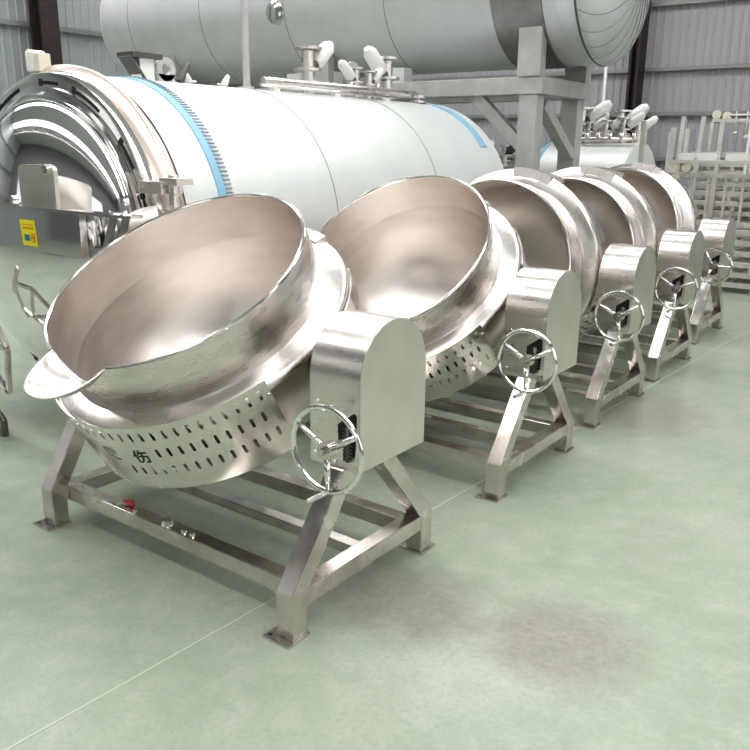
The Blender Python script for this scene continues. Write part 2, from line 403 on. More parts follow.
    def lipp(u):
        th = u * PI / 2
        mid = (c0 + c1) / 2; side = (c1 - c0) / 2; out = Vector((math.cos(R(ac)), math.sin(R(ac)), 0))
        return mid + side * math.copysign(abs(math.sin(th)) ** .9, th) + out * (.262 * math.cos(th) ** .8) + Vector((0, 0, .010 * math.cos(th)))
    vs = []; 
    for j in range(J + 1):
        t = j / J
        for k in range(K + 1):
            u = -1 + 2 * k / K; p = basep(u).lerp(lipp(u), t); p.z -= .022 * math.sin(PI * t) * (1 - u * u); vs.append(p)
    fs = [(j * (K + 1) + k, j * (K + 1) + k + 1, (j + 1) * (K + 1) + k + 1, (j + 1) * (K + 1) + k) for j in range(J) for k in range(K)]
    s.add(vs, fs, True)
    so = s.build('spout', M['steel'], bowl); sol = so.modifiers.new('thick', 'SOLIDIFY'); sol.thickness = .008; sol.offset = 0
    so['label'] = 'pale curved pouring spout at the rim'
    # trunnions with curved bracket
    for sgn, xe in ((1, .93), (-1, -.90)):
        t = MB()
        t.tube([(sgn * .70, 0, 0), (xe, 0, 0)], .050, 24)
        t.tube([(sgn * .80, 0, 0), (sgn * .82, 0, 0)], .075, 24)
        ca = 18 if sgn > 0 else 158
        for r0, h0, h1 in ((.838, -.03, .096),):
            aa = [ca + k * 1.3 for k in range(21)]
            lo = [cyl(a, h0, r0) for a in aa]; hi = [cyl(a, h1, r0) for a in aa]; il = [cyl(a, h0, .775) for a in aa]; ih = [cyl(a, h1, .775) for a in aa]; q = len(aa)
            fs = [(i, i + 1, q + i + 1, q + i) for i in range(q - 1)] + [(i, 2 * q + i, 2 * q + i + 1, i + 1) for i in range(q - 1)] + [(q + i, q + i + 1, 3 * q + i + 1, 3 * q + i) for i in range(q - 1)]
            t.add(lo + hi + il + ih, fs, True)
            t.add([lo[0], hi[0], ih[0], il[0]], [(0, 1, 2, 3)]); t.add([lo[-1], hi[-1], ih[-1], il[-1]], [(0, 1, 2, 3)])
        t.build('trunnion', M['steel_frame'], bowl)
    # rear reinforcement with raised pad
    t = MB(); aa = [66 + k * 1.05 for k in range(25)]; q = len(aa)
    lo = [cyl(a, -.12, .832) for a in aa]; hi = [cyl(a, .15, .832) for a in aa]; il = [cyl(a, -.12, .76) for a in aa]; ih = [cyl(a, .15, .76) for a in aa]
    t.add(lo + hi + il + ih, [(i, i + 1, q + i + 1, q + i) for i in range(q - 1)] + [(i, 2 * q + i, 2 * q + i + 1, i + 1) for i in range(q - 1)] + [(q + i, q + i + 1, 3 * q + i + 1, 3 * q + i) for i in range(q - 1)], True)
    t.add([lo[0], hi[0], ih[0], il[0]], [(0, 1, 2, 3)]); t.add([lo[-1], hi[-1], ih[-1], il[-1]], [(0, 1, 2, 3)])
    t.build('rear_pad', M['steel'], bowl)
    # drain stub under the bowl
    MB().tube([(0, 0, -.60), (0, 0, -.70)], .035, 16).tube([(0, 0, -.70), (0, 0, -.72)], .055, 16).build('drain_outlet', M['steel'], bowl)
    return root
ket = make_kettle()
LB = ['nearest stainless tilting kettle, pouring spout and slotted guard facing the open green floor',
      'second stainless tilting kettle from the front, bowl half tilted, pale base of bowl visible',
      'middle kettle of the row of five, bowl tipped fully onto its side',
      'fourth kettle from the front, bowl on its side between two identical ones',
      'farthest tilting kettle of the row, beside the stacked steel frames']
spec = [(0, 0, .539), (1.8651, .008, .729), (3.52, -.035, 1.468), (5.0945, -.075, 1.531), (6.864, -.20, 1.373)]
kets = []
for i, (d, e, t) in enumerate(spec):
    k = ket if i == 0 else copy_tree(ket)
    k.location = (e, d, 0); k['label'] = LB[i]; k['group'] = 'tilting kettles in a row'; kets.append(k)
offs = [(-.01, 0), (.004, .075), (.036, .03), (.047, .01), (.033, .01)]
bpy.context.view_layer.update()
for k, (d, e, t) in zip(kets, spec):
    for ch in k.children:
        if ch.name.startswith('bowl'):
            ch.rotation_euler = (t, 0, 0); o_ = offs[kets.index(k)]; ch.location = (CX + o_[0], TY + o_[1], TZ)
wheel_turn = [0, 0, -4, 3, 28]
for k, w in zip(kets, wheel_turn):
    for ch in k.children:
        if ch.name.startswith('handwheel') and w:
            c = Vector((.990, -.37, .858)); rot = Matrix.Rotation(R(w), 4, 'Y')
            ch.matrix_local = Matrix.Translation(c) @ rot @ Matrix.Translation(-c)

# small things lying on the front beam of the nearest kettle
tg = MB().tube([(-.41, -.395, .238), (-.36, -.385, .240), (-.32, -.40, .236)], [.010, .016, .008], 8).build('plastic_cap', M['redtag'])
tag(tg, 'small red plastic cap lying on the front beam of the nearest kettle', 'cap')
for i, (x, r) in enumerate(((-.29, .012), (-.03, .032), (.10, .016), (.16, .016))):
    o = MB().tube([(x, -.42, .222), (x, -.42, .222 + r * .9)], [r, r * .8], 12).build('pipe_fitting', M['chrome'])
    tag(o, ['small bright fitting right beside the red cap on the kettle beam', 'largest round fitting on the front beam of the nearest kettle',
            'left one of two small fittings near the middle of the front kettle beam', 'right one of two small fittings near the middle of the front kettle beam'][i], 'fitting', 'fittings lying on the beam')

# ------------------------------------------------------------------ autoclave tank
TX, TR, TZC = -2.586, 1.193, 1.393
ac = thing('autoclave_tank', 'long white horizontal tank with blue banding and a mirror-polished domed door', 'tank', (TX, 2.8, 0))
def atk(mb, name, m, parent=ac, **k):     # geometry given in world coordinates
    mb.v = [(x - TX, y - 2.8, z) for x, y, z in mb.v]; return mb.build(name, m, parent, **k)
def cyl_y(prof, n=96): return MB().lathe(prof, n, Matrix.Translation((TX, 0, TZC)) @ AY)
def cy(prof, n=96): # profile (r, y)
    return MB().lathe(prof, n, Matrix.Translation((TX, 0, TZC)) @ AY)
shell = [(TR, 1.02), (TR, 5.80)] + [(TR * math.cos(R(a)), 5.80 + .36 * math.sin(R(a))) for a in range(6, 90, 6)] + [(.001, 6.16)]
atk(cy(shell), 'shell', M['white_tank'])
atk(cy([(1.17, .80), (1.205, .80), (1.252, .87), (1.255, .90), (1.250, .93), (TR - .01, .99), (TR - .01, 1.04)]), 'door_collar', M['red'])
for y in (2.667, 4.334):
    atk(cy([(TR - .002, y - .008), (TR + .006, y), (TR - .002, y + .008)]), 'seam', M['seam'])
def band(y, w, teeth, a0=0., a1=2 * PI):
    cyb = lambda prof: MB().lathe(prof, 96, Matrix.Translation((TX, 0, TZC)) @ AY, a0, a1)
    o = atk(cyb([(TR - .004, y - w), (TR + .010, y - w + .005), (TR + .012, y), (TR - .004, y + .004)]), 'blue_band', M['blue'])
    if teeth:
        t = MB()
        for k in range(230):
            a = 2 * PI * k / 230; r = TR + .012; c = Vector((TX + r * math.cos(a), y + .02, TZC + r * math.sin(a)))
            tdir = Vector((-math.sin(a), 0, math.cos(a))); n_ = Vector((math.cos(a), 0, math.sin(a)))
            t.bar(c - Vector((0, .035, 0)), c + Vector((0, .035, 0)), .009, .008, n_)
        atk(t, 'band_clips', M['clip'], o)
band(1.42, .085, True); band(5.62, .13, False, PI * 1.02, PI * 1.80)
# locking ring and domed door
yr = .88
ringp = [(1.02, yr - .15), (1.15, yr - .155), (1.185, yr - .145), (1.20, yr - .11), (1.20, yr - .05), (1.17, yr - .04)]
ring = atk(cy(ringp), 'locking_ring', M['chrome'])
for k in range(14):
    sl = MB()
    a0 = 2 * PI * k / 14 + .05; seg = 8; w = .26 if k % 2 == 0 else .17
    for q in range(seg):
        a = a0 + w * q / seg; b = a0 + w * (q + 1) / seg
        r0, r1 = (1.105, 1.130)
        P = lambda r, t_, y: (TX + r * math.cos(t_), y, TZC + r * math.sin(t_))
        sl.add([P(r0, a, yr - .156), P(r1, a, yr - .158), P(r1, b, yr - .158), P(r0, b, yr - .156)], [(0, 1, 2, 3)])
    sl.add([P(1.095, a0 + w, yr - .157), P(1.145, a0 + w, yr - .159), P(1.145, a0 + w + .035, yr - .159), P(1.095, a0 + w + .035, yr - .157)], [(0, 1, 2, 3)])
    atk(sl, 'slot_shade', M['dark'], ring)  # black faces laid on the ring, painted shade of its slots
dome = [(1.09, yr - .15), (1.085, yr - .175), (1.055, yr - .18), (1.035, yr - .165)] + [(1.02 * math.cos(R(a)), yr - .165 - .41 * math.sin(R(a))) for a in range(0, 90, 3)] + [(.001, yr - .575)]
door = atk(cy(dome, 128), 'domed_door', M['mirror'])
# cross plate over the door, upright cover and warning sticker
yb = .22
pm = MB(); pm.box((-3.45, yb - .03, 1.665), (-.96, yb + .06, 1.683))
plate = atk(pm, 'door_cross_bar', M['chrome'], ac)
pp = MB().box((-3.45, yb + .0, 1.385), (-1.52, yb + .05, 1.665))
panel = atk(pp, 'mirror_panel', M['mirror'], ac)
for k, x in enumerate((-1.20, -1.08)):
    atk(MB().bar((x, yb + .03, 1.666), (x - .16, yb + .03, 1.34), .02, .05), 'panel_strut', M['chrome'], panel)
def stick(px, pz): # sticker frame coordinates to world, x right z up
    return (-2.105 + px * 1.5, yb - .003, 1.50 + pz * 1.08)
st_ = MB(); sh = -.018
st_.add([stick(-.065, .085), stick(.055, .085), stick(.068, -.075), stick(-.052, -.075)], [(0, 1, 2, 3)])
stk = atk(st_, 'warning_sticker', M['yellow'], panel)
pr = MB()
def rect(x0, z0, x1, z1, off=-.0015):
    pr.add([tuple(Vector(stick(x, z)) + Vector((0, off, 0))) for x, z in ((x0, z0), (x1, z0), (x1, z1), (x0, z1))], [(0, 1, 2, 3)])
rect(-.035, -.045, .008, -.005); pr.m = 1
rect(.022, -.052, .046, -.046); rect(.040, -.046, .048, -.004); rect(.020, -.004, .044, .002); rect(.018, -.040, .024, -.010); rect(.028, -.032, .036, -.012)
for k in range(6): rect(-.045 + k * .015, .052, -.036 + k * .015, .060)
for k in range(7): rect(-.040 + k * .012, .028, -.033 + k * .012, .042)
atk(pr, 'sticker_print', [M['teal'], M['redprint']], panel)
cv = MB(); cw = .205; 
poly = [(-cw, 0), (cw, 0), (cw, .24)] + [(cw - .05 + .05 * math.sin(R(a)) * 0 + .05 * math.cos(R(a)), .235 + .035 * math.sin(R(a))) for a in (30, 60, 90)] + [(-cw + .05 - .05 * math.sin(R(a)), .235 + .035 * math.cos(R(a))) for a in (0, 30, 60)] + [(-cw, .24)]
cv.prism(poly, (-1.955, yb, 1.684), (1, 0, 0), (0, 0, 1), (0, .03, 0))
atk(cv, 'cover_plate', M['steel_side'], plate)
for x, z in ((-2.24, 1.72), (-1.80, 1.93)): atk(MB().tube([(x, yb + .02, z), (x, yb - .03, z)], .028, 12), 'door_bolt', M['chrome'], plate)

# hinge bracket on the right of the door
hg = MB()
hg.box((-1.43, .62, 1.78), (-1.20, .80, 1.86)).box((-1.40, .64, 1.62), (-1.22, .78, 1.68)).box((-1.40, .64, 1.50), (-1.22, .78, 1.55))
hg.tube([(-1.17, .70, 1.42), (-1.17, .70, 1.90)], .035, 14).tube([(-1.10, .72, 1.42), (-1.10, .72, 1.70)], .028, 12)
hg.box((-1.24, .64, 1.84), (-1.07, .78, 1.885))
hinge = atk(hg, 'door_hinge', M['steel'], ac, bevel=.004)
hp = MB(); aa = [k / 10 for k in range(11)]
hp.add([( -1.52 + .32 * u, .50 + .08 * u, z) for z in (1.36,) for u in aa] + [(-1.52 + .32 * u, .50 + .08 * u, 1.60 + .11 * math.sin(u * PI / 2)) for u in aa], [(i, i + 1, 12 + i, 11 + i) for i in range(10)], True)
o = atk(hp, 'hinge_cover', M['steel_inner'], hinge); sm_ = o.modifiers.new('s', 'SOLIDIFY'); sm_.thickness = .01
# triangular support bracket low on the door
br = MB(); q = .12
def P(x, z): return (x, q, z)
V0 = [(-3.05, 1.04), (-2.66, .96), (-2.36, .62), (-2.42, .36), (-2.60, .52), (-2.98, .88)]
for a, b in (((-2.92, 1.00), (-2.60, .97)), ((-2.60, .97), (-2.38, .68)), ((-2.38, .68), (-2.42, .34)), ((-2.92, 1.00), (-2.98, .60)), ((-2.98, .72), (-2.42, .34)), ((-2.60, .97), (-2.82, .64)), ((-2.82, .64), (-2.38, .68))):
    br.bar(P(*a), P(*b), .035, .035, (0, 1, 0))
br.bar((-3.08, q - .04, .86), (-2.80, q - .04, 1.14), .05, .03, (0, 1, 0))
atk(br, 'support_bracket', M['steel_frame'], ac, bevel=.004)
# saddles
for y in (1.5, 3.4, 5.3):
    sdl = MB(); half = .85
    pts = [(-half, 0), (half, 0)] + [(half - 2 * half * k / 12, TZC - math.sqrt((TR + .004) ** 2 - (half - 2 * half * k / 12) ** 2)) for k in range(13)]
    sdl.prism(pts, (TX, y - .08, 0), (1, 0, 0), (0, 0, 1), (0, .16, 0)); atk(sdl, 'saddle', M['pale_steel'])
# lifting lug, bracket and plug on the top near the door
TT = TZC + TR
lg = MB()
ringpts = [(.085 * math.cos(2 * PI * k / 24), .085 * math.sin(2 * PI * k / 24)) for k in range(24)]
zc_ = TT + .10
for sy in (0,):
    a = [(0, .09 * c + 1.86, .09 * s + zc_) for c, s in ((math.cos(2 * PI * k / 24), math.sin(2 * PI * k / 24)) for k in range(24))]
    vs = []
    for x in (-.02, .02):
        for r in (.095, .048):
            vs += [(TX + x, 1.86 + r * math.cos(2 * PI * k / 24), zc_ + r * math.sin(2 * PI * k / 24)) for k in range(24)]
    fs = []
    for k in range(24):
        l = (k + 1) % 24
        fs += [(k, l, 24 + l, 24 + k), (48 + k, 48 + l, 72 + l, 72 + k), (k, l, 48 + l, 48 + k), (24 + k, 24 + l, 72 + l, 72 + k)]
    lg.add(vs, fs, False)
lg.box((TX - .02, 1.775, TT - .02), (TX + .02, 1.945, TT + .06))
atk(lg, 'lifting_lug', M['pale_steel'])
bk = MB().box((TX - .06, 1.56, TT - .02), (TX + .06, 1.70, TT + .16)); bk.m = 1; bk.box((TX - .10, 1.47, TT + .16), (TX + .10, 1.76, TT + .20)); bk.bar((TX, 1.47, TT + .17), (TX, 1.60, TT), .16, .015)
atk(bk, 'step_bracket', [M['white'], M['gear']])
for (y, l, m_) in ((2.0, .16, 'gear'), (2.13, .10, 'white'), (2.50, .10, 'white')):
    kn = MB().tube([(TX, y, TT - .02), (TX, y + .03 * (1 if y != 2.13 else -1), TT + .04), (TX, y + l * .7 * (1 if y != 2.13 else -1), TT + l)], [.02, .03, .018], 10)
    kn.tube([(TX, y, TT + .015), (TX, y, TT + .03)], .05, 12); atk(kn, 'sensor_fitting', M[m_])
# wrapped parcel on top of the ring
wp = thing('wrapped_parcel', 'small white wrapped bundle sitting on top of the mirror door ring', 'parcel', (TX - .24, .86, 2.60))
MB().box((-.075, -.06, 0), (.03, .06, .155)).build('bundle', M['white'], wp, bevel=.02)
MB().box((.035, -.05, 0), (.095, .05, .13)).box((-.03, -.065, .02), (-.02, .065, .158)).build('wrapping', M['caster'], wp, bevel=.012)

# ------------------------------------------------------------------ pipe and valves above the autoclave
pp = thing('pipe_run', 'steel pipe lying along the top of the white autoclave ending in a flanged elbow', 'pipe', (TX + .16, 4.2, TT - .012))
m_ = MB().tube([(0, -1.35, .085), (0, 1.02, .10), (0, 1.13, .095), (0, 1.19, .06), (0, 1.20, .0)], .034, 14)
m_.build('pipe', M['steel'], pp)
MB().tube([(.12, -1.5, .03), (.12, .6, .03)], .014, 10).build('small_pipe', M['steel'], pp)
for z in (.014, .07): MB().tube([(0, 1.20, z - .012), (0, 1.20, z + .012)], .10, 20).build('flange', M['steel'], pp)
for y in (-1.2, -.3, .55): MB().box((-.03, y - .04, -.03), (.03, y + .04, .06)).build('pipe_support', M['white'], pp)

def valve(loc, s, side, label, rz=0., group='angle valves on the autoclave', mcol='white'):
    t = thing('angle_valve', label, 'valve', loc, rz, group)
    v = MB().tube([(0, 0, 0), (0, 0, .36 * s)], .055 * s, 14); v.build('valve_body', M['steel'], t)
    for z in (.10, .20, .37): MB().tube([(0, 0, z * s), (0, 0, (z + .022) * s)], .12 * s, 20).build('flange', M['steel'], t)
    s *= .92; d = Vector((0, side * .78, .62)).normalized(); p = Vector((0, 0, .22 * s))
    MB().tube([p, p + d * .12 * s], .05 * s, 12).build('bonnet', M['gear'], t)
    MB().tube([p + d * .11 * s, p + d * .15 * s, p + d * .36 * s, p + d * .42 * s], [.060 * s, .078 * s, .070 * s, .035 * s], 14).build('actuator', M[mcol], t)
    return t
valve((TX, 3.66, TT - .02), 1.18, 1, 'left large angle valve with white wrapped actuator above the autoclave')
valve((TX, 5.00, TT - .02), 1.22, -1, 'right large angle valve with white wrapped actuator leaning left above the autoclave')
valve((TX + .05, 4.36, TT - .02), .82, -1, 'small angle valve leaning left between the two large ones on the autoclave')
valve((TX + .05, 4.60, TT - .02), .78, 1, 'small angle valve leaning right beside the round flange disc')
dk = thing('blind_flange', 'round steel disc flange standing upright between the small valves on the autoclave', 'flange', (TX - .08, 4.48, TT + .04))
MB().lathe([(.04, -.01), (.12, -.012), (.12, .012), (.04, .01)], 24, Matrix.Translation((0, 0, .22)) @ AX).build('disc', M['pale_steel'], dk)
MB().box((-.02, -.03, 0), (.02, .03, .14)).build('neck', M['steel'], dk)
# small manifold clutter on the pipe
for i, (y, z) in enumerate(((4.1, .02), (4.22, .05), (4.62, .0), (4.7, .06))):
    o = MB().tube([(TX + .1, y, TT - .03), (TX + .1, y, TT + .10 + z)], .028, 10).tube([(TX + .1, y - .05, TT + .08), (TX + .1, y + .05, TT + .08)], .035, 10)
    o = o.build('pipe_clamp', M['steel']); tag(o, ['leftmost', 'second', 'third', 'rightmost'][i] + ' of four small steel clamps under the pipe on the autoclave', 'clamp', 'clamps under the autoclave pipe')
po = MB().tube([(0, 0, 0), (0, 0, 2.6)], .035, 12).tube([(0, 0, 0), (0, 0, .03)], .07, 12).build('vertical_pole', M['pale_steel'], loc=(TX, 2.80, TT - .01))
tag(po, 'thin upright steel pole rising from the top of the white autoclave', 'pole')

# ------------------------------------------------------------------ overhead storage tank and its stand
Y2, Z2, R2 = 7.15, 4.06, 1.0
st2 = thing('storage_tank', 'huge grey horizontal storage tank raised above the autoclave on a steel stand', 'tank', (-5, Y2, Z2))
def tk(prof, n=96, off=(0, 0, 0)): return MB().lathe(prof, n, Matrix.Translation(off) @ AX)
tk([(R2, -4.30), (R2, -2), (R2, 1), (R2, 3.84)]).build('shell', M['grey_tank'], st2)
tk([(.001, -4.60)] + [(R2 * math.sin(R(a)), -4.30 - .30 * math.cos(R(a))) for a in range(8, 89, 8)] + [(R2, -4.30)]).build('left_head', M['white_tank'], st2)
headp = [(R2 + .012, 3.84), (R2 + .012, 4.06)] + [((R2 + .012) * math.cos(R(a)), 4.06 + .40 * math.sin(R(a))) for a in range(5, 90, 5)] + [(.001, 4.46)]
hd = tk(headp).build('right_head', M['head_tank'], st2)
for x in (-3.6, -1.9, -.2, 1.5): MB().lathe([(R2 - .002, x - .012), (R2 + .004, x), (R2 - .002, x + .012)], 96, AX).build('seam', M['seam'], st2)
tk([(R2 + .010, 4.05), (R2 + .02, 4.065), (R2 + .010, 4.08)]).build('head_seam', M['dkblue'], hd)
for k in range(26):     # gore seams of the head
    a = 2 * PI * k / 26; pts = [(4.06 + .405 * math.sin(R(b)), (R2 + .012) * math.cos(R(b)) * math.cos(a + .006 * b), (R2 + .012) * math.cos(R(b)) * math.sin(a + .006 * b)) for b in range(0, 75, 6)]
    MB().tube(pts, .006, 5).build('gore_seam', M['seam'], hd)
mh = MB().lathe([(.001, .05), (.13, .045), (.17, .03), (.19, -.02)], 28, Matrix.Translation((-.37, -R2 * .985, -.16)) @ Matrix.Rotation(PI / 2, 4, 'X') @ Matrix.Translation((0, 0, -.03)))
mh.build('sight_port', M['chrome'], st2)
mh2 = MB().lathe([(.001, .0), (.07, .0), (.10, -.02), (.10, -.06)], 24, Matrix.Translation((4.50, -.42, -.02)) @ Matrix.Rotation(R(55), 4, 'Z') @ AX.inverted() @ Matrix.Rotation(PI, 4, 'X')).build('head_port', M['blue'], hd)
# reinforcing pad above saddle post, coloured dark for the shadow there
pd = MB().lathe([(R2 + .006, 3.02), (R2 + .014, 3.03), (R2 + .014, 3.66), (R2 + .006, 3.67)], 40, AX, a0=R(-82), a1=R(82))
pdl = pd.build('saddle_pad', M['padm'], st2)
sd2 = thing('tank_stand', 'grey square-tube steel stand with diagonal braces carrying the big grey tank', 'stand', (-1.48, 6.4, 0))
bw_ = .24
for y in (0, 1.22):
    for x in (0, -3.2, -6.4):
        MB().box((x - .16, y + .0, 0.0), (x + .08, y + .20, 2.70)).build('leg', M['pale_steel'], sd2, bevel=.01)
MB().box((-8.6, -.02, 2.70), (.15, .28, 2.90)).build('front_beam', M['pale_steel'], sd2, bevel=.01)
MB().box((-8.6, 1.20, 2.70), (.15, 1.50, 2.90)).build('rear_beam', M['pale_steel'], sd2, bevel=.01)
for x in (0, -3.2, -6.4): MB().box((x - .13, .28, 2.70), (x + .149, 1.20, 2.90)).build('end_beam', M['pale_steel'], sd2, bevel=.01)
for x in (0, -3.2, -6.4):
    for y in (0.0, 1.24):
        zt = 4.06 - math.sqrt(max(.0, 1.03 - (abs(y - .75) if y < .5 else abs(y + .22 - .75)) ** 2)) - .0
        ya, yb2 = (y - .05, y + .10) if y < .5 else (y + .08, y + .25)
        MB().box((x - .18, ya, 2.90), (x + .12, yb2, zt + .12 if y < .5 else zt + .05)).build('saddle_post', M['pale_steel'], sd2, bevel=.01)
MB().bar((-.14, .13, 2.10), (-.80, .13, 2.70), .14, .12, (0, 1, 0)).build('brace', M['pale_steel'], sd2)
MB().bar((-3.06, .13, 2.10), (-2.4, .13, 2.70), .14, .12, (0, 1, 0)).build('brace', M['pale_steel'], sd2)
MB().bar((0, .28, 2.60), (0, 1.22, 2.00), .12, .14, (1, 0, 0)).build('brace', M['pale_steel'], sd2)

# ------------------------------------------------------------------ third tank behind the stand
t3 = thing('background_tank', 'smaller white horizontal tank behind the stand, blue tape near its domed end', 'tank', (-1.9, 9.55, 1.28))
r3 = .90
tk([(r3, -.62), (r3, .74), (r3 - .02, .75), (.001, .75)]).build('shell', M['white_tank'], t3)
tk([(r3, -.62)] + [(r3 * math.cos(R(a)), -.62 - .36 * math.sin(R(a))) for a in range(6, 90, 6)] + [(.001, -.98)]).build('domed_end', M['white_tank'], t3)
tk([(r3 - .002, -.67), (r3 + .008, -.66), (r3 + .008, -.60), (r3 - .002, -.59)]).build('blue_band', M['blue'], t3)
for x in (-.5, .6): MB().box((x - .08, -.6, -1.28), (x + .08, .6, -.62)).build('saddle', M['pale_steel'], t3)
VL = ['leftmost', 'tall upright', 'left leaning', 'middle', 'right leaning', 'rightmost low', 'rear']
for i, (x, y, s, side, rz) in enumerate(((-2.12, 9.52, 1.35, 1, -1.2), (-1.62, 9.82, 1.25, 1, -1.3), (-1.95, 9.42, .8, 1, -1.6), (-1.70, 9.45, .85, 1, -1.3), (-1.45, 9.5, .95, 1, -1.5), (-1.26, 9.6, .85, 1, -1.1), (-2.0, 9.80, 1.0, -1, .9))):
    valve((x, y, 2.165), s, side, VL[i] + ' angle valve of the cluster on top of the small white background tank', rz, 'angle valves on the background tank')
pr2 = MB().tube([(-.75, 0, 0), (.60, 0, 0)], .03, 10)
for k in range(8): pr2.tube([(-.7 + k * .18, 0, -.04), (-.7 + k * .18, 0, .09)], .035, 8)
tag(pr2.build('manifold_pipe', M['steel'], loc=(-1.75, 9.25, 2.22)), 'horizontal manifold pipe with short stubs along the top of the background tank', 'pipe')
pz = MB().tube([(0, 0, 0), (0, 0, 4.3)], .035, 10).box((-.06, -.06, 0), (.06, .06, .02)).build('standing_pole', M['pale_steel'], loc=(-2.62, 11.6, 0))
tag(pz, 'thin tall post in front of the back wall beside the dark column', 'pole')
# cluttered low racks seen under the stand beam
cl = thing('valve_rack', 'dark low rack of valves seen under the stand beam behind the autoclave', 'rack', (-4.3, 9.2, 0))
MB().box((-1.9, -.3, 1.72), (1.2, .3, 1.78)).box((-1.9, -.3, 0), (-1.82, .3, 1.72)).box((1.12, -.3, 0), (1.2, .3, 1.72)).box((-1.9, -.3, .9), (1.2, .3, .95)).build('shelf_frame', M['seam'], cl)
for i in range(10):
    x = -5.95 + i * .30; s = .7 + .3 * random.random()
    valve((x, 9.1 + .2 * random.random(), 1.785), s, random.choice((-1, 1)), 'valve standing on the dark rack glimpsed under the stand beam', random.random() * 6, 'valves on the dark rack', 'white' if i % 3 else 'gear')
for i in range(9):
    x = -5.95 + i * .33
    valve((x, 9.1 + .2 * random.random(), .955), .8, random.choice((-1, 1)), 'valve on the lower shelf of the dark rack behind the stand leg', random.random() * 6, 'valves on the lower shelf', 'gear')
# white wrapped beams lying behind the autoclave pipe
for i, (x, l) in enumerate(((-5.0, .9), (-3.62, .5))):
    o = MB().box((-l / 2, -.1, 0), (l / 2, .1, .19)).box((-l / 2 + .2, -.11, -.0), (-l / 2 + .25, .11, .2)).box((l / 2 - .25, -.11, 0), (l / 2 - .2, .11, .2)).build('wrapped_length', M['white'], loc=(x, 6.58, 2.902), bevel=.01)
    tag(o, ['left', 'right'][i] + ' one of two white wrapped lengths lying on the stand beam under the grey tank', 'beam', 'wrapped lengths on the stand')

# ------------------------------------------------------------------ stacked frames and trolleys on the right
flat = thing('pallet_frame', 'x', 'steel frame', (.55, 10.6, 0))
w2, d2 = 1.45, .62
f = MB()
for y in (-d2, d2): f.box((-w2, y - .025, .05), (w2, y + .025, .105))
f.build('long_rail', M['rack'], flat, bevel=.004)
f = MB()
for k in range(9):
    x = -w2 + .03 + k * (2 * w2 - .06) / 8; f.box((x - .022, -d2 + .026, .058), (x + .022, d2 - .026, .098))
f.build('slat', M['rack'], flat)
for k in range(5):
    x = -w2 + .06 + k * (2 * w2 - .12) / 4
    for y in (-d2, d2): MB().box((x - .03, y - .022, 0), (x + .03, y + .022, .049)).build('spacer', M['rack'], flat)
nf = 6; H = .158
POS = ['bottom', 'second lowest', 'third lowest', 'third highest', 'second highest', 'topmost']
POS2 = ['bottom', 'second lowest', 'third lowest', 'fourth lowest', 'fifth lowest', 'sixth lowest', 'middle', 'sixth highest', 'fifth highest', 'fourth highest', 'third highest', 'second highest', 'topmost']
for i in range(19):
    o = flat if i == 0 else copy_tree(flat)
    j = i if i < 6 else i - 6; back = i >= 6
    o.location = ((.38 if back else .50) + .05 * math.sin(i * 2.1), (12.35 if back else 10.75) + .03 * math.cos(i * 1.7), j * H + .002)
    for c in o.children: c.scale = (1, 1, (H - .003) / .105)
    o['label'] = (POS2[j] + ' flat frame of the rear stack behind the hook rail') if back else (POS[j] + ' flat slatted steel frame in the front stack at the far right')
    o['group'] = 'flat frames stacked at the right'
def trolley():
    t = thing('trolley_frame', 'x', 'trolley')
    a, b, hh = .62, .36, .62
    m1 = MB()
    for z in (.10,):
        for y in (-b, b): m1.box((-a, y - .025, z), (a, y + .025, z + .05))
        for x in (-a, a): m1.box((x - .025, -b + .025, z), (x + .025, b - .025, z + .05))
    for k in range(4): m1.box((-a + .25 + k * .25, -b + .025, .105), (-a + .29 + k * .25, b - .025, .145))
    m1.build('deck', M['rack'], t, bevel=.004)
    for x in (-a, a):
        for y in (-b, b): MB().box((x - .03, y - .03, .15), (x + .03, y + .03, hh)).build('post', M['rack'], t, bevel=.004)
    for x in (-a + .05, a - .05):
        for y in (-b + .02, b - .02):
            c = MB().bar((x, y - .035, .10), (x, y - .035, .03), .04, .008).bar((x, y + .035, .10), (x, y + .035, .03), .04, .008).box((x - .035, y - .04, .092), (x + .035, y + .04, .1)).build('caster', M['rack'], t)
            MB().tube([(x, y - .028, .03), (x, y + .028, .03)], .072, 20).build('caster_wheel', M['caster'], c)
    return t
tr = trolley()
z1_ = 6 * H + .005; z2_ = z1_ + .785
TL = [((-.26, 10.42, z2_ + .045), (0, 0, .0)), ((1.06, 10.42, z2_ + .045), (0, 0, 0)), ((-.26, 10.22, z1_ + .392), (R(-90), 0, 0)), ((1.06, 10.24, z1_ + .392), (R(-90), 0, 0)),
      ((-.20, 12.30, 13 * H + .005 + .625), (PI, 0, .0)), ((1.12, 12.35, 13 * H + .05), (0, 0, .0))]
TN = ['upright trolley frame on the left top of the front pile, posts pointing up', 'upright trolley frame on the right top of the front pile at the picture edge', 'trolley frame on its side at the left, cream casters facing forward below the upright one',
      'trolley frame on its side at the right picture edge, cream casters facing forward', 'upside-down trolley frame on the left of the rear stack', 'upright trolley frame on the right of the rear stack']
for i, (l, r_) in enumerate(TL):
    o = tr if i == 0 else copy_tree(tr); o.location = l; o.rotation_euler = r_; o['label'] = TN[i]; o['group'] = 'trolley frames piled on the flat frames'
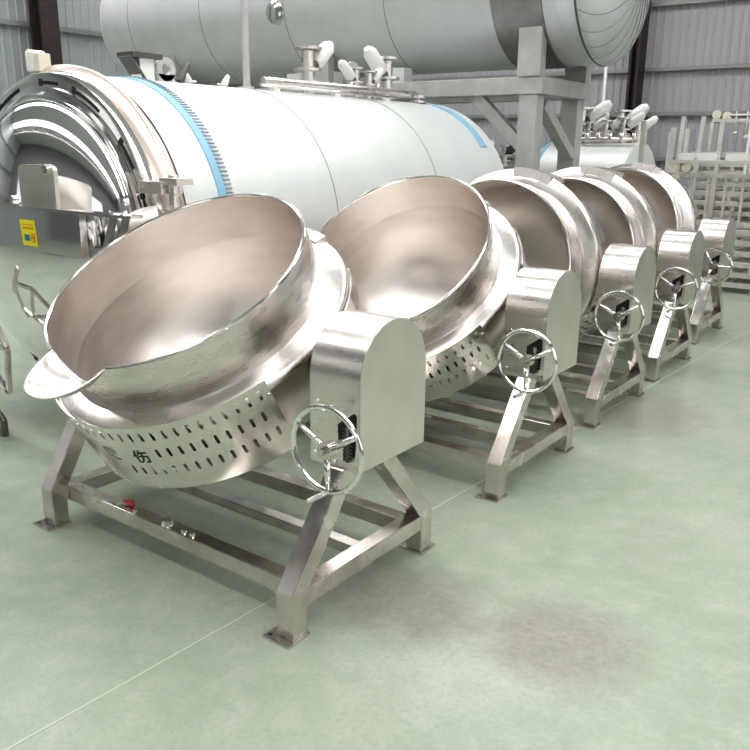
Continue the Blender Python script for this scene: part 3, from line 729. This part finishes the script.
# white lengths lying across the pile
zd = z2_ + .045 + .152
for i, (x, y, z, l, rz) in enumerate(((-.66, 10.14, zd, .22, 0), (-.36, 10.14, zd, .26, .0), (.08, 10.14, zd, .36, -.0), (.80, 10.14, zd, .44, 0), (-.62, 10.30, zd, .3, 0), (1.3, 10.14, zd, .4, .0))):
    o = MB().box((-l / 2, -.05, 0), (l / 2, .05, .10)).tube([(-l / 2 - .01, 0, .05), (l / 2 + .01, 0, .05)], .03, 10).build('capped_tube', M['white'], loc=(x, y, z), bevel=.008); o.rotation_euler = (0, 0, rz)
    tag(o, ['short white capped tube at the left end of the pile top', 'second white tube from the left on the pile top', 'third white tube from the left on the pile top', 'longest white tube lying on the right upright trolley',
            'white tube lying behind the leftmost one on the pile top', 'white tube at the far right end of the pile'][i], 'tube', 'white tubes across the pile')
# rail of hanging hooks
hr = thing('hook_rail', 'slim white rail with small hanging fittings above the pile of frames', 'rail', (.14, 11.62, 2.63))
MB().tube([(-.62, 0, 0), (.5, 0, 0)], .016, 8).box((-.30, -.03, -2.628), (-.26, .03, .0)).build('bar', M['white'], hr)
for k in range(6):
    x = -.52 + k * .17; l = .26 + .06 * (k % 2)
    MB().tube([(x, 0, .06), (x, 0, -l)], .011, 6).tube([(x, 0, -l), (x + .02, 0, -l - .04)], .035, 10).build('hook', M['rack'], hr)
# extra upright channels
for i, (x, y, z0, z1, tl) in enumerate(((-.80, 8.50, .004, 2.42, .0), (-1.28, 11.62, .004, 2.62, .03), (-.98, 11.6, .004, 2.62, .04), (-.62, 11.6, .004, 2.56, .02), (-1.20, 11.0, .004, 2.36, .0))):
    o = MB().box((-.035, -.03, 0), (.035, .03, z1 - z0)).box((-.05, -.035, (z1 - z0) * .3), (.05, .035, (z1 - z0) * .3 + .04)).build('channel_post', M['rack'], loc=(x, y, z0), bevel=.004); o.rotation_euler = (0, tl, 0)
    tag(o, ['short grey post at the far left of the frame pile against the small white tank', 'tall leaning post second from the left of the pile', 'tall leaning post third from the left of the pile', 'upright post with a bolt hole near the pile centre',
            'shorter post between the leftmost posts of the pile'][i], 'post', 'posts in the frame pile')
wpst = MB().box((-.06, -.06, 0), (.06, .06, 2.9)).box((-.075, -.075, 2.9), (.075, .075, 3.0)).box((-.075, -.075, 0), (.075, .075, .02)).build('wrapped_post', M['white'], loc=(.30, 11.49, 0), bevel=.01)
tag(wpst, 'tallest white wrapped post rising from the pile near the right picture edge', 'post')

# small pump on the floor at the left edge
pu = thing('floor_pump', 'small grey pump unit on the floor at the left edge beneath the mirror door', 'pump', (-2.62, .02, 0))
MB().box((-.16, -.10, .0), (.12, .10, .05)).build('base', M['motor'], pu, bevel=.004)
MB().tube([(-.16, 0, .20), (.06, 0, .20)], .085, 20).box((-.14, -.05, .05), (.04, .05, .14)).build('motor_body', M['motor'], pu)
MB().tube([(.06, 0, .20), (.12, 0, .20)], .06, 16).tube([(.10, 0, .2), (.22, 0, .2), (.26, 0, .16), (.26, 0, .05)], .025, 10).build('outlet', M['gear'], pu)
MB().box((-.15, -.07, .28), (.02, .07, .32)).build('terminal_box', M['white'], pu, bevel=.01)

# ------------------------------------------------------------------ light
M['dimwall'] = mat('dim_sheet_wall', (.20, .20, .205), .1, .6)  # unseen walls coloured darker to cut bounce light and darken reflections
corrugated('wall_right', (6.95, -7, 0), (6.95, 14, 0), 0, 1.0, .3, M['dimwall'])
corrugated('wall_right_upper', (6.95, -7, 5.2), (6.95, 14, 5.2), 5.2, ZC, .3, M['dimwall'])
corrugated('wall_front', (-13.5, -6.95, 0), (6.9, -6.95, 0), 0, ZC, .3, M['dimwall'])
M['pane'] = mat('daylight_pane', (1, 1, 1), 0, .5, emit=(.98, .985, .99, .3))
for i in range(5):
    y = -6.6 + i * 4.1
    tag(MB().box((6.93, y, 1.0), (6.96, y + 3.7, 5.2)).build('window_%d' % (21 + i), M['pane']), kind='structure')
    tag(MB().box((6.85, y + 3.7, 0), (7.0, y + 4.1, ZC)).build('trim_%d' % (51 + i), M['column']), kind='structure')
for i, x in enumerate((-11.5, -6.5, -1.5, 3.0)):
    tag(MB().box((x, -6.9, 2.6), (x + 2.6, -6.86, 4.6)).build('window_%d' % (31 + i), M['pane']), kind='structure')
w = bpy.data.worlds.new('world'); SC.world = w; w.use_nodes = True
bg = w.node_tree.nodes['Background']; bg.inputs['Color'].default_value = (.95, .97, 1, 1); bg.inputs['Strength'].default_value = .55
def area(name, loc, rot, sx, sy, p, c=(1, 1, 1)):
    l = bpy.data.lights.new(name, 'AREA'); l.shape = 'RECTANGLE'; l.size = sx; l.size_y = sy; l.energy = p; l.color = c
    o = bpy.data.objects.new(name, l); COL.objects.link(o); o.location = loc; o.rotation_euler = rot; return o

# ------------------------------------------------------------------ camera
yaw, pitch, roll = .6337, -.2776, .0101
c_, s_ = math.cos, math.sin
fwd = Vector((-s_(yaw) * c_(pitch), c_(yaw) * c_(pitch), s_(pitch))); right = Vector((c_(yaw), s_(yaw), 0)); up = right.cross(fwd)
r2 = right * c_(roll) + up * s_(roll); u2 = -right * s_(roll) + up * c_(roll)
cam = bpy.data.cameras.new('camera'); cam.sensor_width = 36; cam.lens = 804 / 750 * 36; cam.clip_end = 100
co = bpy.data.objects.new('camera', cam); COL.objects.link(co)
co.matrix_world = Matrix.Translation((3.0316, -2.8074, 2.0934)) @ Matrix((r2, u2, -fwd)).transposed().to_4x4()
SC.camera = co
SC.view_settings.view_transform = 'Standard'
SC.view_settings.exposure = .0
SC.view_settings.look = 'Medium High Contrast'
SC.cycles.use_denoising = True
SC.cycles.max_bounces = 8
SC.cycles.sample_clamp_indirect = 6
